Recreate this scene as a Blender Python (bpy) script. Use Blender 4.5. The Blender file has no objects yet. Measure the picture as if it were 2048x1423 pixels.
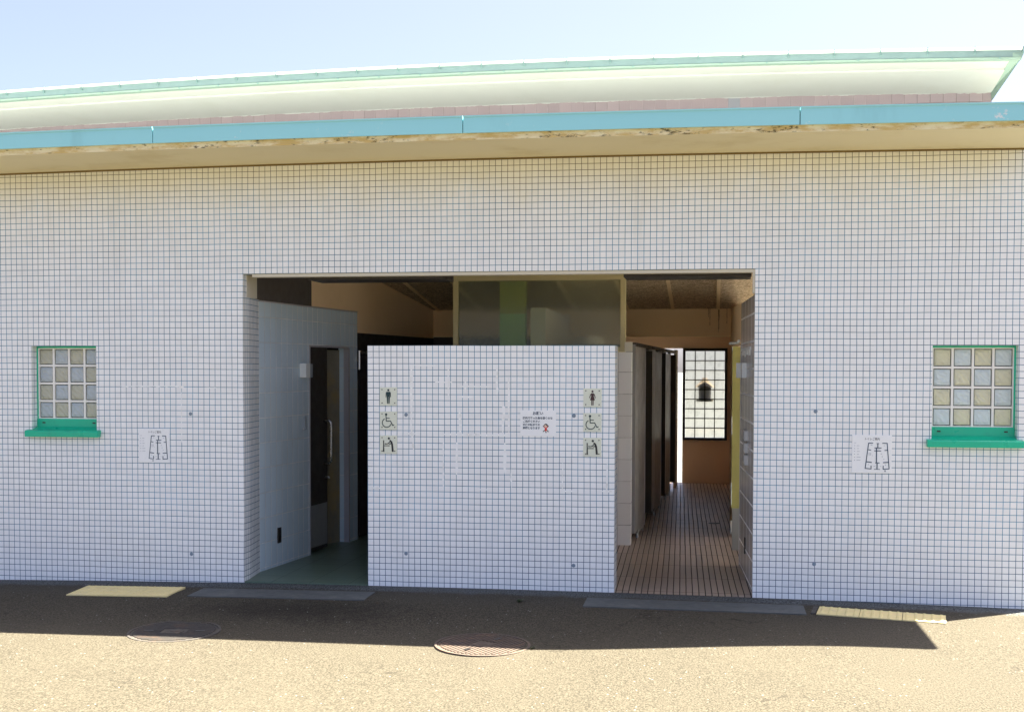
import bpy, bmesh, math, random
from mathutils import Vector, Matrix
random.seed(7)
R_ = math.radians
scn = bpy.context.scene
COL = scn.collection

# ------------------------------------------------------------------ camera
cam_d = bpy.data.cameras.new("camera")
cam_d.sensor_fit = 'HORIZONTAL'; cam_d.sensor_width = 36.0
cam_d.lens = 36.0 * 2500 / 2048
cam_d.shift_y = (825.6 - 711.5) / 2048
cam_d.clip_end = 3000; cam_d.clip_start = 0.1
cam = bpy.data.objects.new("camera", cam_d); COL.objects.link(cam)
yaw, pitch, roll = 0.1599, 0.0355, 0.0022
F = Vector((-math.sin(yaw)*math.cos(pitch), math.cos(yaw)*math.cos(pitch), -math.sin(pitch)))
r0 = Vector((math.cos(yaw), math.sin(yaw), 0)); u0 = r0.cross(F)
r1 = r0*math.cos(roll) + u0*math.sin(roll); u1 = -r0*math.sin(roll) + u0*math.cos(roll)
M = Matrix((r1, u1, -F)).transposed().to_4x4(); M.translation = (0, -9.018, 1.6312)
cam.matrix_world = M
scn.camera = cam

# ------------------------------------------------------------------ light
SUN = Vector((0.255, 0.20, 1.0)).normalized()
elev = math.asin(SUN.z); rot = math.atan2(SUN.x, SUN.y)
w = bpy.data.worlds.new("World"); scn.world = w; w.use_nodes = True
nt = w.node_tree; nt.nodes.clear()
sky = nt.nodes.new('ShaderNodeTexSky'); sky.sky_type = 'NISHITA'; sky.sun_disc = False
sky.sun_elevation = elev; sky.sun_rotation = rot
sky.air_density = 0.27; sky.dust_density = 2.9; sky.ozone_density = 0.3
bg = nt.nodes.new('ShaderNodeBackground'); bg.inputs['Strength'].default_value = 0.062
out = nt.nodes.new('ShaderNodeOutputWorld')
nt.links.new(sky.outputs[0], bg.inputs[0]); nt.links.new(bg.outputs[0], out.inputs[0])
sun_d = bpy.data.lights.new("sun", 'SUN'); sun_d.energy = 5.0; sun_d.angle = R_(0.53); sun_d.color = (1.0, 0.91, 0.73)
sun = bpy.data.objects.new("sun", sun_d); COL.objects.link(sun)
sun.rotation_euler = (-SUN).to_track_quat('-Z', 'Y').to_euler()
scn.view_settings.view_transform = 'Standard'; scn.view_settings.look = 'None'
scn.view_settings.exposure = 3.15; scn.view_settings.gamma = 1.0
scn.cycles.max_bounces = 10; scn.cycles.diffuse_bounces = 8; scn.cycles.transmission_bounces = 8

# ------------------------------------------------------------------ node helpers
class NT:
    def __init__(s, name):
        s.m = bpy.data.materials.new(name); s.m.use_nodes = True
        s.t = s.m.node_tree; s.t.nodes.clear()
        s.out = s.n('ShaderNodeOutputMaterial'); s.b = s.n('ShaderNodeBsdfPrincipled')
        s.t.links.new(s.b.outputs[0], s.out.inputs[0])
    def n(s, ty, **kw):
        o = s.t.nodes.new(ty)
        for k, v in kw.items(): setattr(o, k, v)
        return o
    def set(s, sock, v):
        if hasattr(v, 'is_linked') or hasattr(v, 'links'): s.t.links.new(v, sock)
        else:
            try: sock.default_value = v
            except Exception: sock.default_value = (*v, 1.0)
    def math(s, op, a, b=None, clamp=False):
        o = s.n('ShaderNodeMath', operation=op); o.use_clamp = clamp
        s.set(o.inputs[0], a)
        if b is not None: s.set(o.inputs[1], b)
        return o.outputs[0]
    def mix(s, f, a, b, mode='MIX'):
        o = s.n('ShaderNodeMix', data_type='RGBA', blend_type=mode)
        s.set(o.inputs[0], f)
        for i, v in ((6, a), (7, b)):
            s.set(o.inputs[i], v if hasattr(v, 'links') else (*v[:3], 1.0))
        return o.outputs[2]
    def ramp(s, v, a, b, lo=0.0, hi=1.0, smooth=True):
        o = s.n('ShaderNodeMapRange'); o.interpolation_type = 'SMOOTHSTEP' if smooth else 'LINEAR'
        s.set(o.inputs[0], v); s.set(o.inputs[1], a); s.set(o.inputs[2], b); s.set(o.inputs[3], lo); s.set(o.inputs[4], hi)
        return o.outputs[0]
    def pos(s):
        if not hasattr(s, '_p'): s._p = s.n('ShaderNodeNewGeometry')
        return s._p.outputs['Position']
    def xyz(s):
        if not hasattr(s, '_x'):
            s._x = s.n('ShaderNodeSeparateXYZ'); s.t.links.new(s.pos(), s._x.inputs[0])
        return s._x.outputs
    def noise(s, scale, detail=3, rough=0.55, vec=None, dist=0.0, stretch=None):
        o = s.n('ShaderNodeTexNoise'); o.inputs['Scale'].default_value = scale
        o.inputs['Detail'].default_value = detail; o.inputs['Roughness'].default_value = rough
        o.inputs['Distortion'].default_value = dist
        v = vec or s.pos()
        if stretch:
            mp = s.n('ShaderNodeVectorMath', operation='MULTIPLY'); s.t.links.new(v, mp.inputs[0]); mp.inputs[1].default_value = stretch; v = mp.outputs[0]
        s.t.links.new(v, o.inputs['Vector'])
        return o.outputs[0]
    def bump(s, h, strength=0.3, dist=0.01):
        o = s.n('ShaderNodeBump'); o.inputs['Strength'].default_value = strength; o.inputs['Distance'].default_value = dist
        s.t.links.new(h, o.inputs['Height']); s.t.links.new(o.outputs[0], s.b.inputs['Normal'])

def paint(name, col, rough=0.5, metal=0.0, var=0.12, scale=6.0, dirt=None, dirt_amt=0.5, dirt_scale=3.0, dirt_lo=0.5, dirt_hi=0.7, stretch=None, bump=0.0, bscale=60, spec=0.5):
    t = NT(name)
    n1 = t.noise(scale, 4)
    c = t.mix(n1, [x*(1-var) for x in col], [min(1, x*(1+var)) for x in col])
    if dirt:
        d = t.ramp(t.noise(dirt_scale, 6, 0.65, stretch=stretch), dirt_lo, dirt_hi, 0, dirt_amt)
        c = t.mix(d, c, dirt)
    t.set(t.b.inputs['Base Color'], c)
    t.set(t.b.inputs['Roughness'], t.ramp(t.noise(scale*2.3, 3), 0.2, 0.8, max(0.03, rough-0.1), min(1, rough+0.1)))
    t.b.inputs['Metallic'].default_value = metal
    t.b.inputs['Specular IOR Level'].default_value = spec
    if bump: t.bump(t.noise(bscale, 4), bump, 0.004)
    return t.m

def tile(name, pu, pv, ou, ov, col, grout, g=0.055, soft=0.035, rough=0.22, floor=False, var=0.05, alt=None, alt_amt=0.0, tilt=0.25, dirt=None, dirt_amt=0.25, extra=None, slant=0.0, gv=None):
    """tile grid in world metres; vertical faces use x or y by their normal"""
    t = NT(name); X, Y, Z = t.xyz()
    if floor: u, v = X, Y
    else:
        ns = t.n('ShaderNodeSeparateXYZ'); t.t.links.new(t._p.outputs['True Normal'] if 'True Normal' in t._p.outputs else t._p.outputs['Normal'], ns.inputs[0])
        ax = t.math('GREATER_THAN', t.math('ABSOLUTE', ns.outputs[0]), 0.75)
        az = t.math('GREATER_THAN', t.math('ABSOLUTE', ns.outputs[2]), 0.75)
        um = t.n('ShaderNodeMix', data_type='FLOAT'); t.set(um.inputs[0], ax); t.set(um.inputs[2], X); t.set(um.inputs[3], Y); u = um.outputs[0]
        vm = t.n('ShaderNodeMix', data_type='FLOAT'); t.set(vm.inputs[0], az); t.set(vm.inputs[2], Z); t.set(vm.inputs[3], Y); v = vm.outputs[0]
    if slant: u = t.math('ADD', u, t.math('MULTIPLY', v, slant))
    # hand-laid wobble of the joints
    wob = t.noise(1.3, 2); wob2 = t.noise(1.1, 2, stretch=(1.0, 1.0, 1.7))
    u = t.math('ADD', u, t.math('MULTIPLY', t.math('SUBTRACT', wob, 0.5), 0.010))
    v = t.math('ADD', v, t.math('MULTIPLY', t.math('SUBTRACT', wob2, 0.5), 0.010))
    u = t.math('DIVIDE', t.math('SUBTRACT', u, ou), pu); v = t.math('DIVIDE', t.math('SUBTRACT', v, ov), pv)
    fu, fv = t.math('FRACT', u), t.math('FRACT', v)
    du = t.math('MINIMUM', fu, t.math('SUBTRACT', 1.0, fu)); dv = t.math('MINIMUM', fv, t.math('SUBTRACT', 1.0, fv))
    if gv is not None: dv = t.math('MULTIPLY', dv, g / gv)
    d = t.math('MINIMUM', du, dv)
    mask = t.ramp(d, g, g + soft)
    cb = t.n('ShaderNodeCombineXYZ'); t.set(cb.inputs[0], t.math('FLOOR', u)); t.set(cb.inputs[1], t.math('FLOOR', v))
    wn = t.n('ShaderNodeTexWhiteNoise', noise_dimensions='2D'); t.t.links.new(cb.outputs[0], wn.inputs['Vector'])
    rnd = wn.outputs['Value']
    c = t.mix(rnd, [x*(1-var) for x in col], [min(1, x*(1+var)) for x in col])
    if alt is not None:
        rs = t.n('ShaderNodeSeparateColor'); t.t.links.new(wn.outputs['Color'], rs.inputs[0])
        c = t.mix(t.math('MULTIPLY', t.math('GREATER_THAN', rs.outputs[1], 1-alt_amt), 0.8), c, alt)
    c = t.mix(t.ramp(t.noise(2.2, 5), 0.35, 0.75, 0, 0.06), c, [x*0.72 for x in col])
    if dirt:
        c = t.mix(t.ramp(t.noise(1.6, 7, 0.7, stretch=(1, 1, 0.35)), 0.52, 0.78, 0, dirt_amt), c, dirt)
    gc = t.mix(t.ramp(t.math('ADD', t.math('MULTIPLY', t.noise(9, 4), .35), t.math('MULTIPLY', t.noise(.9, 4, .6), .65)), .35, .65), [x*0.6 for x in grout], [min(1, x*1.5) for x in grout])
    if extra: c, gc = extra(t, c, gc, X, Y, Z)
    t.set(t.b.inputs['Base Color'], t.mix(mask, gc, c))
    t.set(t.b.inputs['Roughness'], t.ramp(mask, 0, 1, 0.85, rough, False))
    # pillowed tile faces, each tilted a hair
    tl = t.math('MULTIPLY', t.math('SUBTRACT', rnd, 0.5), t.math('MULTIPLY', t.math('SUBTRACT', fu, 0.5), tilt))
    prof = t.ramp(d, 0.0, g + soft*2.2)
    t.bump(t.math('ADD', prof, tl), 0.5, 0.004)
    return t.m

# ------------------------------------------------------------------ mesh helpers
class MB:
    def __init__(s): s.v = []; s.f = []; s.mi = []; s.cur = 0
    def poly(s, pts):
        i = len(s.v); s.v += [tuple(p) for p in pts]; s.f.append(list(range(i, i+len(pts)))); s.mi.append(s.cur); return s
    def box(s, x0, x1, y0, y1, z0, z1):
        i = len(s.v)
        s.v += [(x0,y0,z0),(x1,y0,z0),(x1,y1,z0),(x0,y1,z0),(x0,y0,z1),(x1,y0,z1),(x1,y1,z1),(x0,y1,z1)]
        for q in ((0,3,2,1),(4,5,6,7),(0,1,5,4),(1,2,6,5),(2,3,7,6),(3,0,4,7)):
            s.f.append([i+k for k in q]); s.mi.append(s.cur)
        return s
    def hexa(s, p):      # 8 points: bottom ring 0-3, top ring 4-7
        i = len(s.v); s.v += [tuple(q) for q in p]
        for q in ((0,3,2,1),(4,5,6,7),(0,1,5,4),(1,2,6,5),(2,3,7,6),(3,0,4,7)):
            s.f.append([i+k for k in q]); s.mi.append(s.cur)
        return s
    def wallbox(s, a, b, th, z0, z1, z0b=None, z1b=None):
        """upright slab from a to b (xy), thickness th to the left of the direction a->b"""
        ax, ay = a; bx, by = b; L = math.hypot(bx-ax, by-ay); nx, ny = -(by-ay)/L*th, (bx-ax)/L*th
        z0b = z0 if z0b is None else z0b; z1b = z1 if z1b is None else z1b
        return s.hexa([(ax,ay,z0),(bx,by,z0b),(bx+nx,by+ny,z0b),(ax+nx,ay+ny,z0),(ax,ay,z1),(bx,by,z1b),(bx+nx,by+ny,z1b),(ax+nx,ay+ny,z1)])
    def prism(s, pts2, fn0, fn1):   # pts2 list of 2D, maps to 3D
        a = [fn0(p) for p in pts2]; b = [fn1(p) for p in pts2]; n = len(pts2)
        s.poly(a); s.poly(list(reversed(b)))
        for k in range(n): s.poly([a[k], b[k], b[(k+1)%n], a[(k+1)%n]])
        return s
    def cyl(s, c, axis, r, h, n=24, r2=None):
        r2 = r if r2 is None else r2
        ax = Vector(axis).normalized(); t = ax.orthogonal().normalized(); b = ax.cross(t); c = Vector(c)
        A = [c + t*r*math.cos(2*math.pi*k/n) + b*r*math.sin(2*math.pi*k/n) for k in range(n)]
        B = [c + ax*h + t*r2*math.cos(2*math.pi*k/n) + b*r2*math.sin(2*math.pi*k/n) for k in range(n)]
        i = len(s.v); s.v += [tuple(p) for p in A+B]
        s.f.append([i+k for k in reversed(range(n))]); s.f.append([i+n+k for k in range(n)]); s.mi += [s.cur]*2
        for k in range(n): s.f.append([i+k, i+(k+1)%n, i+n+(k+1)%n, i+n+k]); s.mi.append(s.cur)
        return s
    def tube(s, pts, r, n=10):
        pts = [Vector(p) for p in pts]; rings = []
        for k, p in enumerate(pts):
            d = (pts[min(k+1, len(pts)-1)] - pts[max(k-1, 0)]).normalized()
            t = d.cross(Vector((0.13, 0.31, 0.94))).normalized(); b = d.cross(t)
            i = len(s.v); s.v += [tuple(p + t*r*math.cos(2*math.pi*j/n) + b*r*math.sin(2*math.pi*j/n)) for j in range(n)]; rings.append(i)
        for a, b in zip(rings, rings[1:]):
            for j in range(n): s.f.append([a+j, a+(j+1)%n, b+(j+1)%n, b+j]); s.mi.append(s.cur)
        for a, rev in ((rings[0], True), (rings[-1], False)):
            q = [a+j for j in range(n)]; s.f.append(q[::-1] if rev else q); s.mi.append(s.cur)
        return s
    def build(s, name, mats, parent=None, bevel=0.0, smooth=False, origin=None):
        o = Vector(origin) if origin is not None else (Vector(WLOC[parent.name]) if parent is not None else Vector((0,0,0)))
        me = bpy.data.meshes.new(name)
        me.from_pydata([tuple(Vector(p)-o) for p in s.v], [], s.f)
        if not isinstance(mats, (list, tuple)): mats = [mats]
        for m in mats: me.materials.append(m)
        for p, mi in zip(me.polygons, s.mi): p.material_index = mi
        bm = bmesh.new(); bm.from_mesh(me); bmesh.ops.remove_doubles(bm, verts=bm.verts, dist=1e-5)
        bmesh.ops.recalc_face_normals(bm, faces=bm.faces); bm.to_mesh(me); bm.free()
        ob = bpy.data.objects.new(name, me); COL.objects.link(ob)
        if parent is not None: ob.parent = parent
        else: ob.location = o
        WLOC[ob.name] = tuple(o)
        if bevel:
            md = ob.modifiers.new('bevel', 'BEVEL'); md.width = bevel; md.segments = 2; md.limit_method = 'ANGLE'; md.angle_limit = R_(40)
        if smooth:
            for p in me.polygons: p.use_smooth = True
        return ob
WLOC = {}
def tag(o, label=None, cat=None, group=None, kind=None):
    if label: o['label'] = label
    if cat: o['category'] = cat
    if group: o['group'] = group
    if kind: o['kind'] = kind
    return o
def thing(name, loc, label, cat, group=None):
    o = bpy.data.objects.new(name, None); o.empty_display_size = 0.1; COL.objects.link(o); o.location = loc
    WLOC[o.name] = tuple(loc); return tag(o, label, cat, group)
def structure(o): o['kind'] = 'structure'; return o

# ------------------------------------------------------------------ materials
def facade_dirt_and_bounce(t, c, gc, X, Y, Z):
    # grime and painted warm bounce light under the eave, joints darker towards the foot, broken up by noise
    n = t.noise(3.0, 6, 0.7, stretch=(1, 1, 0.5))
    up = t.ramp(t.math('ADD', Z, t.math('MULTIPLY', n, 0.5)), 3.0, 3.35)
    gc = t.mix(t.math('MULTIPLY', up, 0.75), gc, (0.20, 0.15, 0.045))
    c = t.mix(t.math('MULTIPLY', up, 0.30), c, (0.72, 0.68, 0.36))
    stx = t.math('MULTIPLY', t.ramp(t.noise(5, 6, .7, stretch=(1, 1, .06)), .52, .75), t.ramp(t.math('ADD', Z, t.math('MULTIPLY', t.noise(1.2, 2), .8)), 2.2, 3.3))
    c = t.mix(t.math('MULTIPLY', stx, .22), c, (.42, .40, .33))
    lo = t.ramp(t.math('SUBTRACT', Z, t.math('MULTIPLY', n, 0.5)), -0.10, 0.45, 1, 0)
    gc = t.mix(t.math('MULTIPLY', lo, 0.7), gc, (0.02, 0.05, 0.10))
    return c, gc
WHITE = (0.905, 0.925, 0.935)
GROUT = (0.045, 0.20, 0.33)
m_facade = tile('facade_mosaic', .045, .045, -3.515, 0.0, WHITE, GROUT, g=.036, soft=.016, var=.03, tilt=.6, dirt=(.62, .62, .58), dirt_amt=.10, extra=facade_dirt_and_bounce)
m_screen = tile('screen_mosaic', .045, .045, -2.544, 0.0, WHITE, GROUT, g=.036, soft=.016, var=.03, tilt=.6, dirt=(.62, .62, .58), dirt_amt=.10, extra=facade_dirt_and_bounce)
m_innertile = tile('inner_glazed_tile', .10, .20, 0.43, 0.035, (.62, .75, .83), (.92, .97, .98), g=.022, soft=.02, rough=.12, var=.03, tilt=.1, gv=.009)
m_piertile = tile('pier_tile', .14, .20, -.863, 0.0, (.82, .80, .77), (.48, .46, .44), g=.01, soft=.014, rough=.3, var=.04, tilt=.1)
m_righttile = tile('right_wall_tile', .30, .20, 0.117, 0.035, (.60, .58, .55), (.92, .92, .90), g=.010, soft=.012, rough=.2, var=.04, tilt=.1, gv=.02)
m_purple = tile('clerestory_tile', .095, .095, 0.0, 3.76, (.36, .265, .285), (.29, .22, .24), g=.012, soft=.02, rough=.4, var=.045, alt=(.28, .28, .33), alt_amt=.09, dirt=(.40, .35, .33), dirt_amt=.35)
m_plankfloor = tile('brown_strip_tile_floor', .046, .62, 0.0, 0.1, (.36, .275, .215), (.016, .014, .012), g=.05, soft=.05, rough=.38, floor=True, var=.16, tilt=.2, slant=.0255, gv=.004, dirt=(.08, .07, .065), dirt_amt=.6)
m_greenfloor = tile('green_vinyl_floor', .30, .30, 0.0, 0.0, (.11, .165, .125), (.09, .125, .10), g=.003, soft=.004, rough=.34, floor=True, var=.06, tilt=.05, dirt=(.06, .07, .065), dirt_amt=.5)
m_soffit = paint('eave_soffit_paint', (.80, .72, .48), .8, var=.06, scale=1.2, dirt=(.58, .47, .22), dirt_amt=.35, dirt_scale=1.6, bump=.1)
def stained_edge():
    t = NT('stained_eave_edge'); X, Y, Z = t.xyz()
    n = t.noise(5, 8, .7, stretch=(1, 1, 4)); n2 = t.noise(16, 6, .7, stretch=(1, 1, 2.5)); n3 = t.noise(1.8, 5, .6)
    c = t.mix(t.ramp(n, .38, .62), (.88, .78, .54), (.66, .48, .20))
    c = t.mix(t.ramp(t.math('ADD', n2, t.math('MULTIPLY', n3, .5)), .80, .93, 0, .92), c, (.05, .04, .015))
    t.set(t.b.inputs['Base Color'], c); t.b.inputs['Roughness'].default_value = .9; t.bump(n2, .5, .006); return t.m
m_edge = stained_edge()
def fascia_paint():
    t = NT('blue_green_fascia_paint'); X, Y, Z = t.xyz()
    c = t.mix(t.noise(1.0, 4), (.30, .68, .74), (.34, .72, .78))
    ch = t.ramp(t.noise(14, 5, .7), .60, .66); ch = t.math('MULTIPLY', ch, t.ramp(t.noise(1.3, 2), .52, .62))
    low = t.ramp(Z, 3.19, 3.29, 1, .15)
    c = t.mix(t.math('MULTIPLY', ch, low), c, (.75, .80, .80))
    c = t.mix(t.ramp(t.noise(3, 6, .6, stretch=(1, 1, .25)), .55, .8, 0, .22), c, (.12, .30, .33))
    t.set(t.b.inputs['Base Color'], c); t.b.inputs['Roughness'].default_value = .42; t.bump(t.noise(2.5, 3), .08, .01); return t.m
m_fascia = fascia_paint()
m_drip = paint('dark_drip_edge', (.05, .13, .12), .6)
m_coping = paint('mint_coping_metal', (.36, .42, .385), .5, var=.07, scale=3, dirt=(.27, .36, .32), dirt_amt=.4, dirt_scale=7)
m_mint = paint('mint_band_paint', (.21, .285, .30), .5, var=.12, scale=9, dirt=(.17, .24, .26), dirt_amt=.5, dirt_scale=11, bump=.1, bscale=30)
m_mint2 = paint('mint_drip_paint', (.255, .34, .30), .5, var=.06)
m_upsoffit = paint('upper_soffit_paint', (.53, .50, .50), .75, var=.03, scale=1.5, dirt=(.46, .43, .40), dirt_amt=.3, dirt_scale=2)
m_cream = paint('cream_trim_paint', (.66, .62, .50), .5, var=.05, dirt=(.45, .38, .22), dirt_amt=.3)
m_olivetrim = paint('olive_cream_frame', (.60, .53, .29), .5, var=.06)
m_tan = paint('tan_plaster', (.86, .65, .41), .85, var=.06, scale=2, dirt=(.77, .57, .35), dirt_amt=.4, dirt_scale=1.5, bump=.15)
m_tan_dark = paint('brown_lower_wall', (.62, .45, .31), .7, var=.06, scale=2)
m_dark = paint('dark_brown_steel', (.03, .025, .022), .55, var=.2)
m_plainwall = paint('inner_plaster', (.80, .76, .68), .9, var=.08)
m_roofmetal = paint('roof_sheet', (.36, .44, .42), .6, var=.1)
m_green = paint('green_window_paint', (.005, .50, .295), .35, var=.08, scale=5, dirt=(.02, .22, .17), dirt_amt=.35, dirt_scale=6)
m_joint = paint('white_mortar_bars', (.90, .89, .84), .6, var=.05)
m_blackframe = paint('black_window_frame', (.012, .010, .008), .45, var=.2)
m_steel = paint('brushed_steel', (.55, .55, .54), .3, metal=1.0, var=.1, scale=30)
m_whiteplastic = paint('white_plastic', (.80, .83, .81), .4, var=.04)
m_greyplastic = paint('grey_plastic', (.30, .34, .37), .5, var=.06)
m_stall = paint('stall_laminate', (.27, .258, .25), .38, var=.08, scale=3)
m_stalltrim = paint('stall_trim_aluminium', (.50, .49, .52), .4, metal=.3, var=.06)
m_doordark = paint('dark_door_laminate', (.045, .038, .032), .5, var=.2)
m_doorgrey = paint('door_kick_louvre', (.26, .26, .25), .5, var=.1)
m_olive = paint('olive_board', (.36, .325, .095), .6, var=.15, scale=4, dirt=(.20, .18, .04), dirt_amt=.7, dirt_scale=7, dirt_lo=.58, dirt_hi=.66)
m_mould = paint('mouldy_panel', (.24, .215, .15), .8, var=.3, scale=7, dirt=(.34, .24, .08), dirt_amt=.7, dirt_scale=3.5, dirt_lo=.45, dirt_hi=.7)
m_pipe1 = paint('olive_green_column', (.42, .50, .13), .6); m_pipe2 = paint('green_column_base', (.35, .66, .22), .6)
m_signplate = paint('ivory_sign_plate', (.72, .76, .64), .45, var=.03)
m_board = paint('white_acrylic_board', (.90, .925, .935), .35, var=.02)
m_ink = paint('dark_ink', (.016, .022, .026), .5, var=.05); m_inkblue = paint('navy_ink', (.012, .055, .11), .5, var=.05)
m_inkbrown = paint('brown_ink', (.055, .022, .024), .5, var=.05); m_inkteal = paint('teal_ink', (.008, .04, .045), .5, var=.05)
m_inkpale = paint('pale_grey_ink', (.40, .44, .50), .5, var=.05)
m_red = paint('red_print', (.70, .045, .03), .5, var=.05); m_skin = paint('pale_skin_print', (.80, .58, .46), .6, var=.03); m_hair = paint('black_print', (.012, .006, .016), .5)
m_sealant = paint('white_sealant', (.90, .925, .93), .7, var=.06, scale=20, dirt=(.55, .55, .48), dirt_amt=.5, dirt_scale=6, bump=.3, bscale=90)
m_rubber = paint('anchor_plug', (.22, .29, .36), .6, var=.25, scale=80)
m_paper = paint('notice_paper', (.62, .62, .60), .7)
def osb():
    t = NT('wood_wool_ceiling_board')
    n = t.noise(26, 6, .75, dist=1.5); n2 = t.noise(70, 3, .6, dist=2)
    c = t.mix(t.ramp(n, .35, .7), (.36, .26, .16), (.92, .77, .55)); c = t.mix(t.ramp(n2, .52, .62, 0, .7), c, (.07, .045, .025))
    t.set(t.b.inputs['Base Color'], c); t.b.inputs['Roughness'].default_value = .95; t.bump(n, .7, .01); return t.m
m_osb = osb()
m_batten = paint('pine_batten', (.88, .70, .45), .7)
def glassblock(name, tint, trans):
    t = NT(name); X, Y, Z = t.xyz()
    t.b.inputs['Base Color'].default_value = (*tint, 1); t.b.inputs['Roughness'].default_value = .06
    t.b.inputs['IOR'].default_value = 1.5
    n = t.noise(13, 3, dist=1.0, stretch=(1.0, 1.0, 1.0)); wv = t.n('ShaderNodeTexWave', wave_type='BANDS', bands_direction='DIAGONAL'); wv.inputs['Scale'].default_value = 14; wv.inputs['Distortion'].default_value = 3
    t.t.links.new(t.pos(), wv.inputs['Vector'])
    t.bump(t.math('ADD', n, t.math('MULTIPLY', wv.outputs[1], .3)), .75, .02)
    tr = t.n('ShaderNodeBsdfTranslucent'); tr.inputs[0].default_value = (*tint, 1)
    mx = t.n('ShaderNodeMixShader'); mx.inputs[0].default_value = trans
    t.t.links.new(t.b.outputs[0], mx.inputs[1]); t.t.links.new(tr.outputs[0], mx.inputs[2]); t.t.links.new(mx.outputs[0], t.out.inputs[0])
    return t.m
m_gb_blue = glassblock('glass_block_blue', (.78, .86, .90), .42)  # bluish reflection and warm backlight put into the two block tints
m_gb_warm = glassblock('glass_block_warm', (.82, .82, .68), .42)
m_gb_gap_shade = paint('glass_block_gap_shade', (.16, .20, .17), .3, var=.2)  # dark ring colour painted for the shadow gap around each block
def backlit():
    t = NT('glass_block_backlit'); X, Y, Z = t.xyz()
    n = t.noise(9, 5, .7, stretch=(1.2, 1, 1)); c = t.mix(t.ramp(n, .45, .75), (.66, .65, .57), (.44, .44, .38))
    t.set(t.b.inputs['Base Color'], c); t.b.inputs['Roughness'].default_value = .55; t.b.inputs['Transmission Weight'].default_value = 1.0; t.b.inputs['IOR'].default_value = 1.12
    tr = t.n('ShaderNodeBsdfTranslucent'); t.set(tr.inputs[0], c)
    mx = t.n('ShaderNodeMixShader'); mx.inputs[0].default_value = .35
    t.t.links.new(t.b.outputs[0], mx.inputs[1]); t.t.links.new(tr.outputs[0], mx.inputs[2]); t.t.links.new(mx.outputs[0], t.out.inputs[0])
    return t.m
m_gb_back = backlit()
def frosted():
    t = NT('frosted_pattern_glass')
    t.b.inputs['Base Color'].default_value = (.80, .86, .70, 1); t.b.inputs['Roughness'].default_value = .16
    t.b.inputs['Transmission Weight'].default_value = .92; t.b.inputs['IOR'].default_value = 1.3
    t.bump(t.noise(45, 3, stretch=(1, 1, .5)), .25, .004); return t.m
m_frost = frosted()

def asphalt():
    t = NT('worn_tan_asphalt'); X, Y, Z = t.xyz()
    fine = t.noise(95, 3, .65); mid = t.noise(38, 3, .6); big = t.noise(.55, 5, .6); patch = t.noise(1.7, 5, .6)
    vo = t.n('ShaderNodeTexVoronoi'); vo.inputs['Scale'].default_value = 85; t.t.links.new(t.pos(), vo.inputs['Vector'])
    grain = t.noise(115, 3, .7, stretch=(1, .45, 1))
    base = t.mix(t.ramp(fine, .40, .60), (0.0211, 0.0190, 0.0132), (0.0791, 0.0701, 0.0529))
    base = t.mix(t.ramp(vo.outputs['Distance'], .05, .60, .1, .45), base, (0.0727, 0.0650, 0.0494))
    base = t.mix(t.ramp(grain, .46, .62, 0, .70), base, (0.0158, 0.0145, 0.0092))
    base = t.mix(t.ramp(grain, .46, .34, 0, .6), base, (0.0907, 0.0812, 0.0620))
    base = t.mix(t.ramp(big, .35, .70, 0, .30), base, (0.0711, 0.0634, 0.0471))
    base = t.mix(t.ramp(patch, .55, .80, 0, .35), base, (0.0306, 0.0272, 0.0195))
    cr = t.n('ShaderNodeTexVoronoi', feature='DISTANCE_TO_EDGE'); cr.inputs['Scale'].default_value = .55
    wv = t.n('ShaderNodeVectorMath', operation='ADD'); nz_ = t.n('ShaderNodeTexNoise'); nz_.inputs['Scale'].default_value = 2.5; nz_.inputs['Detail'].default_value = 5
    t.t.links.new(t.pos(), nz_.inputs['Vector']); t.t.links.new(t.pos(), wv.inputs[0]); t.t.links.new(nz_.outputs[1], wv.inputs[1]); t.t.links.new(wv.outputs[0], cr.inputs['Vector'])
    crk = t.math('MULTIPLY', t.ramp(cr.outputs['Distance'], .002, .007, 1, 0), t.ramp(t.noise(.7, 3), .50, .60))
    base = t.mix(t.math('MULTIPLY', crk, .55), base, (0.0132, 0.0111, 0.0081))
    # pale mortar skirt at the wall foot
    sk = t.ramp(t.math('ADD', Y, t.math('MULTIPLY', t.math('SUBTRACT', t.noise(5, 5, .7), .5), .22)), -.27, -.15)
    gr = t.mix(t.ramp(fine, .40, .60), (0.0211, 0.0261, 0.0316), (0.1581, 0.1779, 0.1896))
    base = t.mix(t.math('MULTIPLY', sk, .8), base, gr)
    # oily damp stain beside the drain cover
    dx = t.math('DIVIDE', t.math('ADD', X, 2.85), 1.0); dy = t.math('DIVIDE', t.math('ADD', Y, .82), .30)
    rr = t.math('SQRT', t.math('ADD', t.math('MULTIPLY', dx, dx), t.math('MULTIPLY', dy, dy)))
    st = t.ramp(t.math('ADD', rr, t.math('MULTIPLY', t.noise(2.6, 7, .78, dist=1.2), 2.2)), 1.1, 2.3, 1, 0)
    base = t.mix(t.math('MULTIPLY', st, .6), base, (0.0047, 0.0045, 0.0042))
    # pale grit
    sp = t.n('ShaderNodeTexVoronoi'); sp.inputs['Scale'].default_value = 22; t.t.links.new(t.pos(), sp.inputs['Vector'])
    spk = t.math('MULTIPLY', t.ramp(sp.outputs['Distance'], .08, .13, 1, 0), t.math('GREATER_THAN', t.noise(9, 2), .55))
    base = t.mix(t.math('MULTIPLY', spk, .8), base, (0.2636, 0.2779, 0.2643))
    t.set(t.b.inputs['Base Color'], base); t.b.inputs['Roughness'].default_value = .93
    t.b.inputs['Specular IOR Level'].default_value = .25
    t.bump(t.math('ADD', t.math('MULTIPLY', fine, .7), vo.outputs['Distance']), .8, .006)
    return t.m
m_ground = asphalt()
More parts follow.
